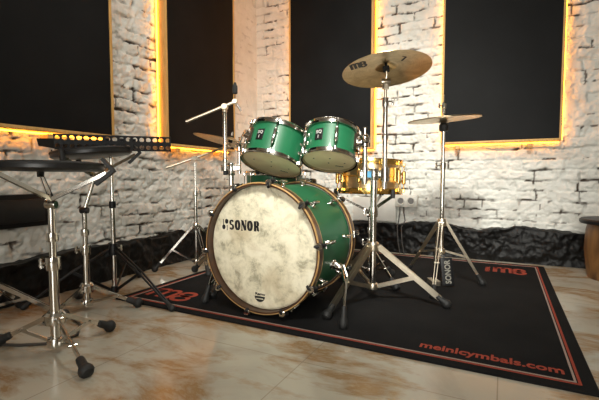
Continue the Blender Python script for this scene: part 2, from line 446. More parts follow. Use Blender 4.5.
# ------------------------------------------------------------------ blackout panels with amber strips
def blackout_panel(label, o, u, n, w, z0, z1, cloth, blocks=(), strips=(0, 1, 2)):
    """o = wall point under the panel's first edge, u along the wall, n out of the wall"""
    o = V(o); u = V(u); n = V(n); up = V((0, 0, 1))
    t = thing('blackout_panel', label, 'window panel', o + V((0, 0, z0)), group='backlit black window panels')
    g0, g1 = .028, .105                                    # gap to the wall, face of the frame
    def board(name, a, b, z, zz, d0, d1, mat):
        c = o + u * ((a + b) / 2) + n * ((d0 + d1) / 2) + up * ((z + zz) / 2)
        return obj(name, MB().box(c, (b - a, d1 - d0, zz - z), u, n), mat, t, bevel=.0015)
    e = .016
    board('side_board', 0, e, z0, z1, g0, g1, 'pine'); board('side_board', w - e, w, z0, z1, g0, g1, 'pine')
    board('bottom_board', e, w - e, z0, z0 + e, g0, g1, 'pine'); board('top_board', e, w - e, z1 - e, z1, g0, g1, 'pine')
    # cloth: gently sagging sheet with real thickness, set just inside the frame
    nx, nz = 14, 24; vs = []; fs = []
    for lay in (0, 1):
        for j in range(nz + 1):
            for i in range(nx + 1):
                a = e + (w - 2 * e) * i / nx; z = z0 + e + (z1 - z0 - 2 * e) * j / nz
                b = .0016 * math.sin(3.1 * a * 3 + 7 * z) + .002 * math.sin(5.3 * z + 2 * a + 1)
                vs.append(o + u * a + n * (g1 - .005 + b - lay * .006) + up * z)
    q = (nx + 1) * (nz + 1)
    for lay in (0, 1):
        for j in range(nz):
            for i in range(nx):
                k = lay * q + j * (nx + 1) + i; fs.append([k, k + 1, k + nx + 2, k + nx + 1])
    obj('blackout_cloth', MB().add(vs, fs), cloth, t)
    for a, b, z, zz in [((-.010, -.003, z0 + .01, z1 - .03), (w + .003, w + .010, z0 + .01, z1 - .03), (.01, w - .01, z0 - .010, z0 - .003))[k] for k in strips]:
        c = o + u * ((a + b) / 2) + n * (g0 + .001) + up * ((z + zz) / 2)
        obj('led_strip', MB().box(c, (b - a, .007, zz - z), u, n), 'led', t)
    for a in blocks:
        c = o + u * a + n * .055 + up * (z0 - .026)
        obj('support_block', MB().box(c, (.035, .076, .030), u, n), 'pine', t, bevel=.002)
    return t
blackout_panel('widest black cloth panel with pine edge at the far left, above the perforated desk', (XL, .55, 0), (0, 1, 0), (1, 0, 0), 1.125, .872, 2.70, 'fabric', (.75,), (0, 2))
blackout_panel('dark brown cloth panel with broad lit pine side, behind the bare boom arm', (XL, 2.105, 0), (0, 1, 0), (1, 0, 0), .80, .858, 2.70, 'fabric_brown', (.12, .62))
blackout_panel('black cloth panel in amber glow behind the two green rack toms', (-1.800, YB, 0), (1, 0, 0), (0, -1, 0), .80, .875, 2.70, 'fabric', (.2, .6))
blackout_panel('black cloth panel in amber glow at the right, behind the hi-hat cymbals', (-.447, YB, 0), (1, 0, 0), (0, -1, 0), .80, .890, 2.70, 'fabric', (.12, .61))

# ------------------------------------------------------------------ small things on the walls
lp = thing('wall_hatch', 'low black hatch set in the brick wall behind the practice pads', 'hatch', (XL + .02, 1.0, .38))
obj('hatch_frame', MB().box((XL + .022, .975, .462), (.05, .66, .168)), 'black_metal', lp, bevel=.004)
obj('hatch_door', MB().box((XL + .05, .975, .462), (.012, .60, .118)), 'plastic', lp, bevel=.004)
pt = obj('access_plate', MB().box((-1.0, YB - .014, .355), (.385, .030, .205)), 'plate', bevel=.006)
tag(pt, 'smooth white painted plate on the wall under the golden snare', 'access plate')
so = thing('wall_socket', 'white double power socket on the brick wall right of the snare', 'socket', (-.72, YB - .01, .435))
obj('socket_box', MB().box((-.72, YB - .030, .435), (.185, .060, .100)), 'white_plastic', so, bevel=.006)
for dx in (-.042, .042):
    rg = obj('outlet', MB().lathe([(0, .003), (.024, .003), (.027, .010), (.033, .010), (.034, 0), (0, 0)], (-.72 + dx, YB - .060, .435), (0, -1, 0), 28), 'white_plastic', so)
    obj('contact_recess', MB().lathe([(0, 0), (.0235, 0), (.0235, .0008), (0, .0008)], (-.72 + dx, YB - .0632, .435), (0, -1, 0), 24), 'socket_hole', rg)
for x, d, lab in ((-.775, .0, 'left one of the two cables dropping from the wall socket'), (-.742, .02, 'right one of the two cables dropping from the wall socket')):
    c = obj('power_cable', MB().tube([(x, YB - .03, .388), (x + .002, YB - .035, .34), (x - .004 + d, YB - .05, .27), (x, YB - .115, .22), (x + .01, YB - .125, .10), (x + .03, YB - .135, .006)], .0045, 8), 'grey_cable')
    tag(c, lab, 'cable', 'cables under the wall socket')
fc = obj('floor_cable', MB().tube([(-2.05, .60, .006), (-1.80, .74, .006), (-1.60, .83, .006), (-1.50, .90, .006), (-1.50, .99, .006), (-1.60, 1.07, .006), (-1.70, 1.10, .006)], .0055, 8), 'cable')
tag(fc, 'thin dark cable lying on the marble under the nearest practice pad stand', 'cable')

# ------------------------------------------------------------------ rug
RX0, RX1, RY0, RY1 = -1.78, .268, 1.388, 3.25
rug = thing('drum_rug', 'black drum rug with red and pale border stripes under the drum kit', 'rug', ((RX0 + RX1) / 2, (RY0 + RY1) / 2, 0))
ZR = .008
obj('rug_pile', MB().box(((RX0 + RX1) / 2, (RY0 + RY1) / 2, ZR / 2), (RX1 - RX0, RY1 - RY0, ZR)), 'rug', rug, bevel=.002)
def frame_mb(i, w, z):
    a, b, c, d = RX0 + i, RX1 - i, RY0 + i, RY1 - i; m = MB()
    m.box(((a + b) / 2, c + w / 2, z), (b - a, w, .0012)); m.box(((a + b) / 2, d - w / 2, z), (b - a, w, .0012))
    m.box((a + w / 2, (c + d) / 2, z), (w, d - c - 2 * w, .0012)); m.box((b - w / 2, (c + d) / 2, z), (w, d - c - 2 * w, .0012)); return m
obj('red_stripe', frame_mb(.040, .0085, ZR + .0004), 'red', rug)['label'] = 'red border stripe'
obj('pale_stripe', frame_mb(.0525, .0065, ZR + .0004), 'pink', rug)['label'] = 'pale inner border stripe'
obj('lettering', text_mesh('meinlcymbals.com', .067, (-.262, 1.492, ZR), (1, -.01, 0), (.01, 1, 0), .0008, .0017, .452), 'red', rug)['label'] = 'red web address woven at the front edge'

def maker_mark(mb, fn, w, hgt, h, k=.10):
    """the cymbal maker's mark: rounded m beside a figure-eight B; w x hgt box from the origin"""
    a = b = k * hgt
    X = lambda x: x * w; Y = lambda y: y * hgt
    P = lambda pts: [(X(x), Y(y)) for x, y in pts]
    mb.stroke(P([(.05, .02), (.05, .98)]), a, b, fn, h)
    mb.stroke(P([(.05, .70)] + arc(.185, .70, .125, .24, 160, 0, 10) + [(.31, .02)]), a, b, fn, h)
    mb.stroke(P([(.31, .70)] + arc(.44, .70, .125, .24, 160, 0, 10) + [(.565, .02)]), a, b, fn, h)
    mb.stroke(P(arc(.82, .73, .15, .22, 0, 345, 22)), a, b, fn, h, True)
    mb.stroke(P(arc(.82, .26, .17, .25, 0, 345, 22)), a, b, fn, h, True)
    return mb
def on_floor(ox, oy, ux, uy):
    return lambda x, y, l: V((ox + ux[0] * x + uy[0] * y, oy + ux[1] * x + uy[1] * y, ZR + l))
obj('emblem', maker_mark(MB(), on_floor(-1.70, 1.50, (1, 0), (0, 1)), .27, .14, .0008, .09), 'red', rug)['label'] = 'red emblem in the front corner'
obj('emblem', maker_mark(MB(), on_floor(-.045, 2.915, (1, 0), (0, 1)), .185, .16, .0008, .085), 'red', rug)['label'] = 'red emblem in the back corner'

obj('emblem_lettering', text_mesh('MEINL', .040, (-.068, 2.915, ZR), (0, 1, 0), (-1, 0, 0), .0008, .0010, .155), 'red', rug)['label'] = 'small red lettering beside the back emblem'
# ------------------------------------------------------------------ hardware helpers
def unit(x, y):
    l = math.hypot(x, y); return V((x / l, y / l, 0))

def rubber_foot(leg, p, d, r=.017, length=.055):
    """rubber boot at the end of a leg, d = direction down the leg"""
    d = V(d).normalized(); p = V(p)
    return obj('rubber_foot', MB().lathe([(0, -length), (r * .60, -length), (r * .70, -length * .8), (r * .72, -length * .36), (r * .95, -length * .22), (r * 1.16, -length * .05), (r * 1.16, length * .10), (r * .9, length * .28), (r * .5, length * .36), (0, length * .38)], p, d, 16), 'rubber', leg)

def tripod(t, c, hub, low, feet, mat='chrome', w=.016, kink=.56, double=True, r=.0125, foot_r=.019, base_z=0.):
    """legs from a hub collar, braces up from a low collar, boots on the floor"""
    c = V((c[0], c[1], 0))
    obj('hub_collar', MB().lathe([(r, -.022), (r * 2., -.022), (r * 2.1, -.012), (r * 2.1, .012), (r * 1.6, .022), (r, .022)], c + V((0, 0, hub)), n=20, closed=True), mat, t)
    obj('lower_collar', MB().lathe([(0, -.016), (r * 1.7, -.016), (r * 1.8, 0), (r * 1.6, .014), (r, .016)], c + V((0, 0, low)), n=20), mat, t)
    for fx, fy in feet:
        f = V((fx, fy, base_z + foot_r * 1.02)); d = unit(fx - c.x, fy - c.y); s = V((-d.y, d.x, 0))
        a = c + d * (r * 1.9) + V((0, 0, hub)); dn = (f - a).normalized(); e = f - dn * .035
        m = MB()
        if double:
            for k in (-1, 1): m.bar(a + s * k * .010, e + s * k * .006, w, .0028, s)
        else: m.bar(a, e, w, .007, s)
        m.cyl(a - s * .015, a + s * .015, .0055, 10)
        leg = obj('leg', m, mat, t)
        rubber_foot(leg, f, dn, foot_r)
        q = a.lerp(f, kink); b0 = c + d * (r * 1.6) + V((0, 0, low)); m = MB()
        if double:
            for k in (-1, 1): m.bar(b0 + s * k * .005, q + s * k * .005, w * .75, .0024, s)
        else: m.bar(b0, q, w * .75, .005, s)
        m.cyl(q - s * .013, q + s * .013, .005, 10)
        obj('brace', m, mat, t)

def wing_bolt(t, p, d, s=.02, mat='chrome'):
    """T-shaped hand bolt sticking out of p along d"""
    p = V(p); d = V(d).normalized(); z = V((0, 0, 1)); z = (z - d * z.dot(d)).normalized()
    m = MB().cyl(p, p + d * s * 1.3, s * .22, 10)
    m.tube([p + d * s * 1.25 - z * s * .95, p + d * s * 1.45 - z * s * .5, p + d * s * 1.4, p + d * s * 1.45 + z * s * .5, p + d * s * 1.25 + z * s * .95], [s * .30, s * .36, s * .30, s * .36, s * .30], 10)
    return obj('wing_bolt', m, mat, t)

def collar(t, p, r=.017, h=.035, ax=(0, 0, 1), mat='chrome', name='memory_lock'):
    m = MB().lathe([(r * .6, -h / 2), (r, -h / 2), (r * 1.05, -h / 4), (r * 1.05, h / 4), (r, h / 2), (r * .6, h / 2)], p, ax, 20, closed=True)
    return obj(name, m, mat, t)

RV = V((.891, .454, 0)); FV = V((-.454, .891, 0)); UZ = V((0, 0, 1))
def axis_frame(ax):
    """rotation whose Z is the drum axis and whose -Y faces the photographer's side"""
    z = V(ax).normalized(); y = (FV - z * FV.dot(z)).normalized(); x = y.cross(z)
    return Matrix((x, y, z)).transposed()

# ------------------------------------------------------------------ bass drum (axis along Y)
BC = V((-.957, 1.478, .318)); BL = .445; BR = .2945
bd = thing('bass_drum', 'big green bass drum with mottled cream front head and wooden hoops', 'drum', (BC.x, BC.y + BL / 2, ZR))
AY = (0, 1, 0)
obj('shell', MB().lathe([(.2790, .0395), (.2790, BL - .0395), (.271, BL - .0395), (.271, .0395)], BC, AY, 96, closed=True), 'green', bd)
def wood_hoop(y0, flip):
    s = -1 if flip else 1; o = BC + V((0, y0, 0)); ax = (0, s, 0)
    h = obj('hoop', MB().lathe([(.2825, .000), (.2905, .000), (.2945, .005), (.2945, .038), (.2930, .0425), (.2825, .0425)], o, ax, 96, closed=True), 'walnut', bd)
    obj('hoop_edge', MB().lathe([(.2895, -.0012), (.2930, -.0008), (.2946, .001), (.2949, .0055), (.2895, .0045)], o, ax, 96, closed=True), 'maple', h)['label'] = 'pale ply edge of the hoop'
    obj('hoop_edge', MB().lathe([(.2900, .0395), (.2949, .0395), (.2945, .0430), (.2900, .0430)], o, ax, 96, closed=True), 'maple', h)['label'] = 'pale ply edge of the hoop'
wood_hoop(0, False); wood_hoop(BL, True)
obj('front_head', MB().lathe([(0, .0285), (.268, .0290), (.2735, .0305), (.2800, .036), (.2800, .039)], BC, AY, 96), 'calf', bd)
obj('back_head', MB().lathe([(0, BL - .0285), (.268, BL - .029), (.2735, BL - .0305), (.2800, BL - .036), (.2800, BL - .039)], BC, AY, 96), 'white_head', bd)
for k in range(10):
    a = math.radians(11.5 + 36 * k); d = V((math.sin(a), 0, math.cos(a))); s = V((math.cos(a), 0, -math.sin(a)))
    for y0, sg in ((0, 1), (BL, -1)):
        P = lambda r, y: BC + d * r + V((0, y0 + sg * y, 0))
        m = MB()
        m.tube([P(.2775, -.004), P(.288, -.010), P(.299, -.006), P(.306, .010), P(.307, .034)], [.006, .0085, .0095, .0095, .0085], 10)
        m.box(P(.302, .004), (.020, .032, .012), s, (0, 1, 0))
        cl = obj('claw_hook', m, 'black_metal', bd)
        obj('claw_face', MB().lathe([(0, -.004), (.013, -.004), (.0158, 0), (.013, .003), (0, .003)], P(.2985, -.010), (0, -sg, 0), 16), 'chrome', cl)['label'] = 'chrome face of the claw'
        rod = MB().cyl(P(.306, .02), P(.303, .135), .0032, 8)
        rod.tube([P(.306, .046) - s * .016, P(.306, .046) + s * .016], [.0042, .0042], 8)
        obj('tension_rod', rod, 'chrome', bd)
        lg = MB().tube([P(.303, .098), P(.303, .104), P(.303, .146), P(.303, .152)], [.0055, .0085, .0085, .0055], 12)
        lg.tube([P(.279, .125), P(.284, .125), P(.303, .125)], [.011, .008, .0065], 12)
        obj('lug', lg, 'chrome', bd)
# spurs
for sx, foot in ((-1, V((-1.310, 1.535, ZR + .020))), (1, V((-.578, 1.535, ZR + .020)))):
    br = V((BC.x + sx * .262, 1.685, .218 + .02)); o_ = V((sx, 0, -.25)).normalized()
    sp = MB()
    st = br + o_ * .045
    mid = st.lerp(foot, .45) + V((sx * .022, -.012, .035))
    sp.tube([st, st.lerp(mid, .55) + V((0, 0, .012)), mid, foot.lerp(mid, .25), foot - (foot - mid).normalized() * .01], .0058, 10)
    g = obj('spur', sp, 'chrome', bd)
    rubber_foot(g, foot, foot - mid, .017, .070)
    st2 = obj('spur_strut', MB().tube([st + V((0, .045, .0)), st + V((sx * .02, .040, -.05)), foot.lerp(mid, .42)], .0048, 8), 'chrome', bd)
    obj('spur_bracket', MB().lathe([(0, .052), (.014, .052), (.017, .046), (.017, .020), (.024, .012), (.025, .0), (0, 0)], br, o_, 20), 'chrome', bd)

# printed lettering on the front head
FY = BC.y + .0283
on_head = lambda x, y, l: V((BC.x + x, FY - l, BC.z + y))
def glyph_word(x0, z0, w, hh):
    """fat-face capitals S O N O R drawn with a broad pen"""
    m = MB(); cw = w / 5.25; A = cw * .205; B = hh * .055
    F = lambda cx: (lambda x, y, l: on_head(x0 + cx + x, z0 + y, l))
    def O(cx): m.stroke(arc(cw * .45, hh * .5, cw * .285, hh * .46, 0, 352.8, 49), A, B, F(cx), .0006, True)
    def S(cx):
        p = arc(cw * .42, hh * .735, cw * .23, hh * .22, 20, 270, 18)[:-1] + arc(cw * .42, hh * .275, cw * .25, hh * .23, 90, -160, 18)
        m.stroke(p, cw * .175, B * 1.2, F(cx), .0006)
    def N(cx):
        q = F(cx); t = cw * .075
        m.stroke([(cw * .16, 0), (cw * .16, hh)], t, B, q, .0006); m.stroke([(cw * .82, 0), (cw * .82, hh)], t, B, q, .0006)
        m.stroke([(cw * .24, hh * .98), (cw * .74, hh * .02)], A * 1.0, B, q, .0006)
        for a, b, y in ((.02, .30, .0), (.66, .96, 1.), (.02, .3, 1.)): m.stroke([(cw * a, hh * y), (cw * b, hh * y)], B, B, q, .0006)
    def Rr(cx):
        q = F(cx)
        m.stroke([(cw * .24, 0), (cw * .24, hh)], A, B, q, .0006)
        m.stroke([(cw * .26, hh * .96)] + arc(cw * .50, hh * .735, cw * .20, hh * .225, 90, -90, 14) + [(cw * .26, hh * .51)], A * .95, B, q, .0006)
        m.stroke([(cw * .46, hh * .50), (cw * .66, hh * .38), (cw * .70, hh * .12), (cw * .86, hh * .03)], A * .9, B, q, .0006)
        for a, b in ((.04, .44),): m.stroke([(cw * a, hh * .03), (cw * b, hh * .03)], B, B, q, .0006)
    S(0); O(cw * 1.0); N(cw * 2.03); O(cw * 3.10); Rr(cw * 4.18)
    return m
obj('lettering', glyph_word(-.178, .073, .170, .045), 'ink', bd)['label'] = 'black lettering on the front head'
mk = MB()
def disc(mb, cx, cz, rx, rz): mb.prism([(rx * math.cos(i * PI / 12), rz * math.sin(i * PI / 12)) for i in range(24)], on_head(cx, cz, 0), (1, 0, 0), (0, 0, 1), .0006)
disc(mk, -.2095, .0830, .0095, .0115); disc(mk, -.1930, .1100, .0095, .0115)
mk.stroke([(-.2120, .094), (-.2120, .120)], .0019, .001, on_head, .0006); mk.stroke([(-.1905, .093), (-.1905, .068)], .0019, .001, on_head, .0006)
obj('maker_mark', mk, 'ink', bd)['label'] = 'black mark of two mallets beside the lettering'
sh = MB()
sh.prism([(.027 * math.cos(math.radians(a)), .026 * math.sin(math.radians(a))) for a in range(180, 361, 10)], on_head(-.012, -.222, 0), (1, 0, 0), (0, 0, 1), .0006)
bdg = obj('head_crest', sh, 'ink', bd)
obj('crest_lettering', text_mesh('Remo', .015, on_head(-.036, -.216, 0), (1, 0, 0), (0, 0, 1), .0006, .0006, .052), 'ink', bdg)
obj('crest_line', MB().prism([(-.020, -.013), (.020, -.013), (.018, -.009), (-.018, -.009)], on_head(-.012, -.222, .0004), (1, 0, 0), (0, 0, 1), .0005), 'calf', bdg)['label'] = 'cream line across the crest'

# ------------------------------------------------------------------ toms, floor tom, snare (local axis Z, front = -Y)
def drum(name, label, c, ax, R, hgt, nl, a0, shell, metal, head_top, head_bot, badge_a=None, group=None, lug=1., hoop_h=.022):
    rot = axis_frame(ax); z = rot @ V((0, 0, 1)); base = V(c) - z * (hgt / 2)
    t = thing(name, label, 'drum', base, rot, group)
    L = dict(world=False)
    def PT(a, r, zz): a = math.radians(a); return V((math.sin(a) * r, -math.cos(a) * r, zz))
    obj('shell', MB().lathe([(R, .004), (R, hgt - .004), (R - .007, hgt - .004), (R - .007, .004)], n=72, closed=True), shell, t, **L)
    for top in (0, 1):
        s = 1 if top else -1; o = V((0, 0, hgt if top else 0))
        obj('batter_head' if top else 'resonant_head', MB().lathe([(0, .004), (R - .004, .004), (R + .001, .001), (R + .006, -.008), (R + .0035, -.008), (R - .006, -.001), (0, .001)], o, (0, 0, s), 72), head_top if top else head_bot, t, **L)
        h = obj('hoop', MB().lathe([(R + .005, -.009), (R + .011, -.009), (R + .0115, .004), (R + .0085, hoop_h - .010), (R + .013, hoop_h - .006), (R + .0125, hoop_h - .004), (R + .005, hoop_h - .008), (R + .006, -.002)], o, (0, 0, s), 72, closed=True), metal, t, **L)
        for k in range(nl):
            a = a0 + 360 * k / nl
            m = MB().lathe([(.0055, -.012), (.0075, -.010), (.0075, .005), (.005, .007), (.004, .012), (0, .012)], PT(a, R + .0165, hgt if top else 0), (0, 0, s), 12)
            m.box(PT(a, R + .013, hgt + .001 if top else -.001), (.022, .012, .014), PT(a + 90, 1, 0), PT(a, 1, 0))
            obj('hoop_ear', m, metal, h, **L)
    for k in range(nl):
        a = a0 + 360 * k / nl; q = R + .0165
        obj('tension_rod', MB().cyl(PT(a, q, -.004), PT(a, q, hgt + .004), .0028, 8), metal, t, **L)
        m = MB(); l0, l1 = hgt * .24, hgt * .76
        m.tube([PT(a, q, l0), PT(a, q, l0 + .006), PT(a, q, l1 - .006), PT(a, q, l1)], [.0045 * lug, .0078 * lug, .0078 * lug, .0045 * lug], 12)
        for zz in (l0 + .018, l1 - .018): m.tube([PT(a, R - .001, zz), PT(a, R + .005, zz), PT(a, q, zz)], [.0095, .0065, .0055], 10)
        obj('lug', m, metal, t, **L)
    if badge_a is not None:
        X = PT(badge_a + 90, 1, 0); N = PT(badge_a, 1, 0); o = PT(badge_a, R, hgt * .54)
        b = obj('badge', MB().box(o + N * .001, (.040, .006, .060), X, N, 0.), 'badge', t, world=False, bevel=.002)
        lt = text_mesh('SQ', .023, o + N * .0041 - X * .0150 + V((0, 0, .004)), X, (0, 0, 1), .0006, .0004, .030)
        l2 = text_mesh('1', .023, o + N * .0041 - X * .004 + V((0, 0, -.021)), X, (0, 0, 1), .0006, .0004)
        lt.add(l2.v, l2.f); obj('badge_lettering', lt, 'silver', b, **L)
    return t, PT, rot, base

def roll_axis(r, a, b): return RV * r + FV * a + UZ * b
t1c = V((-1.082, 1.844, .782)); t2c = V((-.781, 1.879, .789))
tom1, P1, R1, B1 = drum('rack_tom', 'larger green rack tom, on the left, tilted to show its underside', t1c, roll_axis(.235, .33, .92), .1525, .166, 6, -4, 'green', 'chrome', 'white_head', 'reso', -33, 'green rack toms', 1.1, .019)
tom2, P2, R2, B2 = drum('rack_tom', 'smaller green rack tom, on the right, next to the gold snare', t2c, roll_axis(.12, .35, .93), .127, .150, 5, 4, 'green', 'chrome', 'white_head', 'reso', -33, 'green rack toms', 1.1, .019)
for t, P, hg, R in ((tom1, P1, .166, .1525), (tom2, P2, .150, .127)):       # maker's stamp and dots on the heads' undersides
    dm = MB()
    for x, y in ((-.62, -.05), (.0, -.22), (0, .22), (.62, .05)):
        dm.lathe([(0, .0006), (.004, .0006), (.004, 0), (0, 0)], (x * R, y * R, -.0040), (0, 0, -1), 12)
    obj('vent_dots', dm, 'ink', t, world=False)
    st = MB()
    for i in range(4): st.stroke([(-.018 + .010 * i, -.004), (-.013 + .010 * i, .005), (-.008 + .010 * i, -.004)], .0022, .0022, lambda x, y, l, R=R: V((R * .45 + x, R * .42 - y, -.0040 - l)), .0006)
    obj('head_stamp', st, 'ink', t, world=False)

def drum_mount(t, P, R, hg, a, s=1):
    m = MB(); X = P(a + 90, 1, 0); N = P(a, 1, 0)
    m.box(P(a, R + .008, hg * .55), (.062, .020, .075), X, N, .012)
    m.tube([P(a, R + .012, hg * .55), P(a, R + .040, hg * .55)], [.024, .018], 16)
    m.cyl(P(a, R + .030, hg * .55) - X * .022, P(a, R + .030, hg * .55) + X * .022, .0075, 12)
    obj('mounting_bracket', m, 'chrome', t, world=False)
    return mworld(t) @ P(a, R + .036, hg * .55)
m1 = drum_mount(tom1, P1, .1525, .166, -62)
m2 = drum_mount(tom2, P2, .127, .150, 62)

ft, Pf, Rf, Bf = drum('floor_tom', 'dark green floor tom on legs behind the bass drum', (-1.300, 2.205, .492), (0, 0, 1), .178, .325, 8, 0, 'green', 'chrome', 'white_head', 'reso', None)
for a in (-60, 60, 180):
    q = .178 + .022
    m = MB().tube([Pf(a, q, .20), Pf(a, q, -.12), Pf(a, q + .012, -.22), Pf(a, q + .03, -.298)], .0055, 10)
    lg = obj('leg', m, 'chrome', ft, world=False)
    obj('rubber_foot', MB().lathe([(0, 0), (.014, 0), (.016, .012), (.010, .03), (.005, .034), (0, .034)], Pf(a, q + .032, -.3215), (0, 0, 1), 14), 'rubber', lg, world=False)
    obj('leg_bracket', MB().box(Pf(a, .178 + .012, .12), (.034, .028, .045), Pf(a + 90, 1, 0), Pf(a, 1, 0), .006), 'chrome', ft, world=False)

snc = V((-.700, 2.290, .632))
sn, Ps, Rs, Bs = drum('snare_drum', 'golden snare drum with brass hoops on a snare stand', snc, roll_axis(.02, .05, 1), .176, .150, 10, 8, 'brass_shell', 'brass', 'white_head', 'reso', None, None, 1.45, .026)
obj('shell_bead', MB().lathe([(.1755, .070), (.179, .073), (.179, .077), (.1755, .080)], n=72), 'brass', sn, world=False)
X = Ps(38 + 90, 1, 0); N = Ps(38, 1, 0)
obj('throw_off', MB().box(Ps(38, .186, .085), (.032, .020, .075), X, N, .004), 'brass', sn, world=False)

# ------------------------------------------------------------------ right combination stand
C = V((-.581, 1.962, 0))
cs = thing('combination_stand', 'chrome double-braced tripod stand right of the bass drum holding a tom and a cymbal', 'stand', (C.x, C.y, ZR))
tripod(cs, C, .285, .082, [(-.228, 1.995), (-.679, 1.599), (-.86, 2.24)], 'steel', .026, .55, True, .015, .020, ZR)
obj('lower_tube', MB().tube([C + UZ * .062, C + UZ * .64], .0165, 18), 'chrome', cs)
collar(cs, C + UZ * .46, .022, .05); wing_bolt(cs, C + UZ * .46 + RV * -.02, -RV, .018)
zc = .648
obj('clamp', MB().box(C + UZ * zc, (.150, .034, .040), RV, FV, .006).lathe([(.015, -.03), (.024, -.03), (.024, .03), (.015, .03)], C + UZ * zc, n=20, closed=True), 'chrome', cs, bevel=.0015)
for k in (-.82, 1): obj('clamp_jaw', MB().lathe([(.0115, -.034), (.020, -.034), (.021, 0), (.020, .034), (.0115, .034)], C + RV * k * .056 + UZ * zc, n=18, closed=True), 'chrome', cs)
wing_bolt(cs, C + UZ * zc - FV * .018 + RV * .02, -FV, .018)
obj('clamp_pad', MB().box(C + RV * -.026 + UZ * zc - FV * .0185, (.018, .003, .030), RV, FV), simple('blue_label', (.10, .34, .55), .4), cs)['label'] = 'pale blue face of the clamp'
cp = C + RV * .054; ca = cp + UZ * 1.185
obj('cymbal_tube', MB().tube([cp + UZ * .575, cp + UZ * 1.02], .0118, 14), 'chrome', cs)
collar(cs, cp + UZ * .835, .0155, .03); collar(cs, cp + UZ * 1.005, .0155, .045)
wing_bolt(cs, cp + UZ * 1.010 + RV * .012, RV, .018)
obj('tilter_rod', MB().tube([cp + UZ * 1.01, cp + UZ * 1.10], .0075, 12), 'steel', cs)
obj('tilter', MB().lathe([(0, -.022), (.014, -.022), (.016, -.012), (.016, .012), (.014, .022), (0, .022)], cp + UZ * 1.105, RV, 18).box(cp + UZ * 1.085, (.03, .026, .03), RV, FV, .006), 'steel', cs)
rn = roll_axis(-.06, .16, .985).normalized()
cc = cp + UZ * 1.185
obj('cymbal_rod', MB().tube([cp + UZ * 1.11, cc - rn * .05, cc + rn * .05], .0045, 10), 'steel', cs)
obj('cymbal_sleeve', MB().lathe([(0, -.030), (.0165, -.030), (.0165, -.006), (.007, -.004), (.007, .02), (0, .02)], cc, rn, 18), 'felt', cs)
obj('wing_nut', MB().lathe([(0, .045), (.009, .045), (.011, .028), (0, .026)], cc, rn, 14), 'chrome', cs)
ta = C - RV * .046
obj('tom_tube', MB().tube([ta + UZ * .60, ta + UZ * .80], .0135, 14), 'chrome', cs)
bj = ta + UZ * .822
obj('ball_joint', MB().ball(bj, .028, 18).lathe([(.012, -.04), (.020, -.034), (.020, -.012), (.012, -.008)], bj, n=18), 'chrome', cs)
wing_bolt(cs, bj + UZ * .024, UZ, .026)
obj('tom_arm', MB().tube([bj, bj.lerp(m2, .55) + UZ * .012, m2], .0095, 12), 'chrome', cs)

# ------------------------------------------------------------------ left tom stand with bare boom
C = V((-1.455, 1.954, 0))
ts = thing('combination_stand', 'chrome stand between the bass drum and left wall with a bare raised boom arm', 'stand', (C.x, C.y, ZR))
tripod(ts, C, .285, .082, [(-1.805, 2.018), (-1.323, 1.610), (-1.16, 2.06)], 'steel', .017, .55, True, .015, .020, ZR)
ts_feet = None
obj('lower_tube', MB().tube([C + UZ * .062, C + UZ * .655], .0150, 18), 'chrome', ts)
zc = .690
obj('clamp', MB().box(C + UZ * zc, (.120, .032, .036), RV, FV, .006).lathe([(.0, -.045), (.022, -.045), (.022, .028), (.0, .028)], C + UZ * zc, n=20), 'chrome', ts, bevel=.0015)
pb = C - RV * .034 - FV * .005; pa = C + RV * .050
obj('boom_tube', MB().tube([pb + UZ * .655, pb + UZ * 1.03], .0122, 14), 'chrome', ts)
obj('tube_plug', MB().lathe([(0, -.004), (.011, -.004), (.0125, .003), (.0125, .022), (0, .022)], pb + UZ * .650, n=16), 'rubber', ts)
collar(ts, pb + UZ * .735, .0155, .028)
bh = pb + UZ * 1.050
obj('boom_ratchet', MB().lathe([(0, -.022), (.017, -.022), (.019, -.012), (.019, .012), (.017, .022), (0, .022)], bh, FV, 20).lathe([(0, -.035), (.0145, -.03), (.0145, -.005), (0, 0)], bh, n=16), 'steel', ts)
b0 = bh - RV * .222 - UZ * .092 - FV * .03; b1 = bh + RV * .062 + UZ * .030
obj('boom_arm', MB().tube([b0, b0.lerp(b1, .5), b1], .0088, 14), 'steel', ts)
obj('tilter', MB().lathe([(0, -.020), (.013, -.020), (.015, -.01), (.015, .01), (.013, .020), (0, .020)], b1, FV, 18), 'steel', ts)
obj('cymbal_rod', MB().tube([b1, b1 + UZ * .055, b1 + UZ * .110 + RV * .004], .0045, 10), 'chrome', ts)
obj('cymbal_sleeve', MB().lathe([(0, .045), (.012, .045), (.0155, .05), (.0155, .088), (.012, .095), (.006, .112), (0, .112)], b1, n=16), 'felt', ts)
obj('tilter_bolt', MB().tube([b1, b1 + RV * .035 - UZ * .055], [.006, .0075], 10), 'chrome', ts)
obj('tom_tube', MB().tube([pa + UZ * .655, pa + UZ * .800], .0115, 14), 'chrome', ts)
bj = pa + UZ * .825
obj('ball_joint', MB().ball(bj, .023, 18).lathe([(.012, -.04), (.020, -.034), (.020, -.012), (.012, -.008)], bj, n=18), 'chrome', ts)
wing_bolt(ts, bj + UZ * .021, UZ, .018)
obj('tom_arm', MB().tube([bj, bj.lerp(m1, .5) + UZ * .008, m1], .0075, 12), 'chrome', ts)

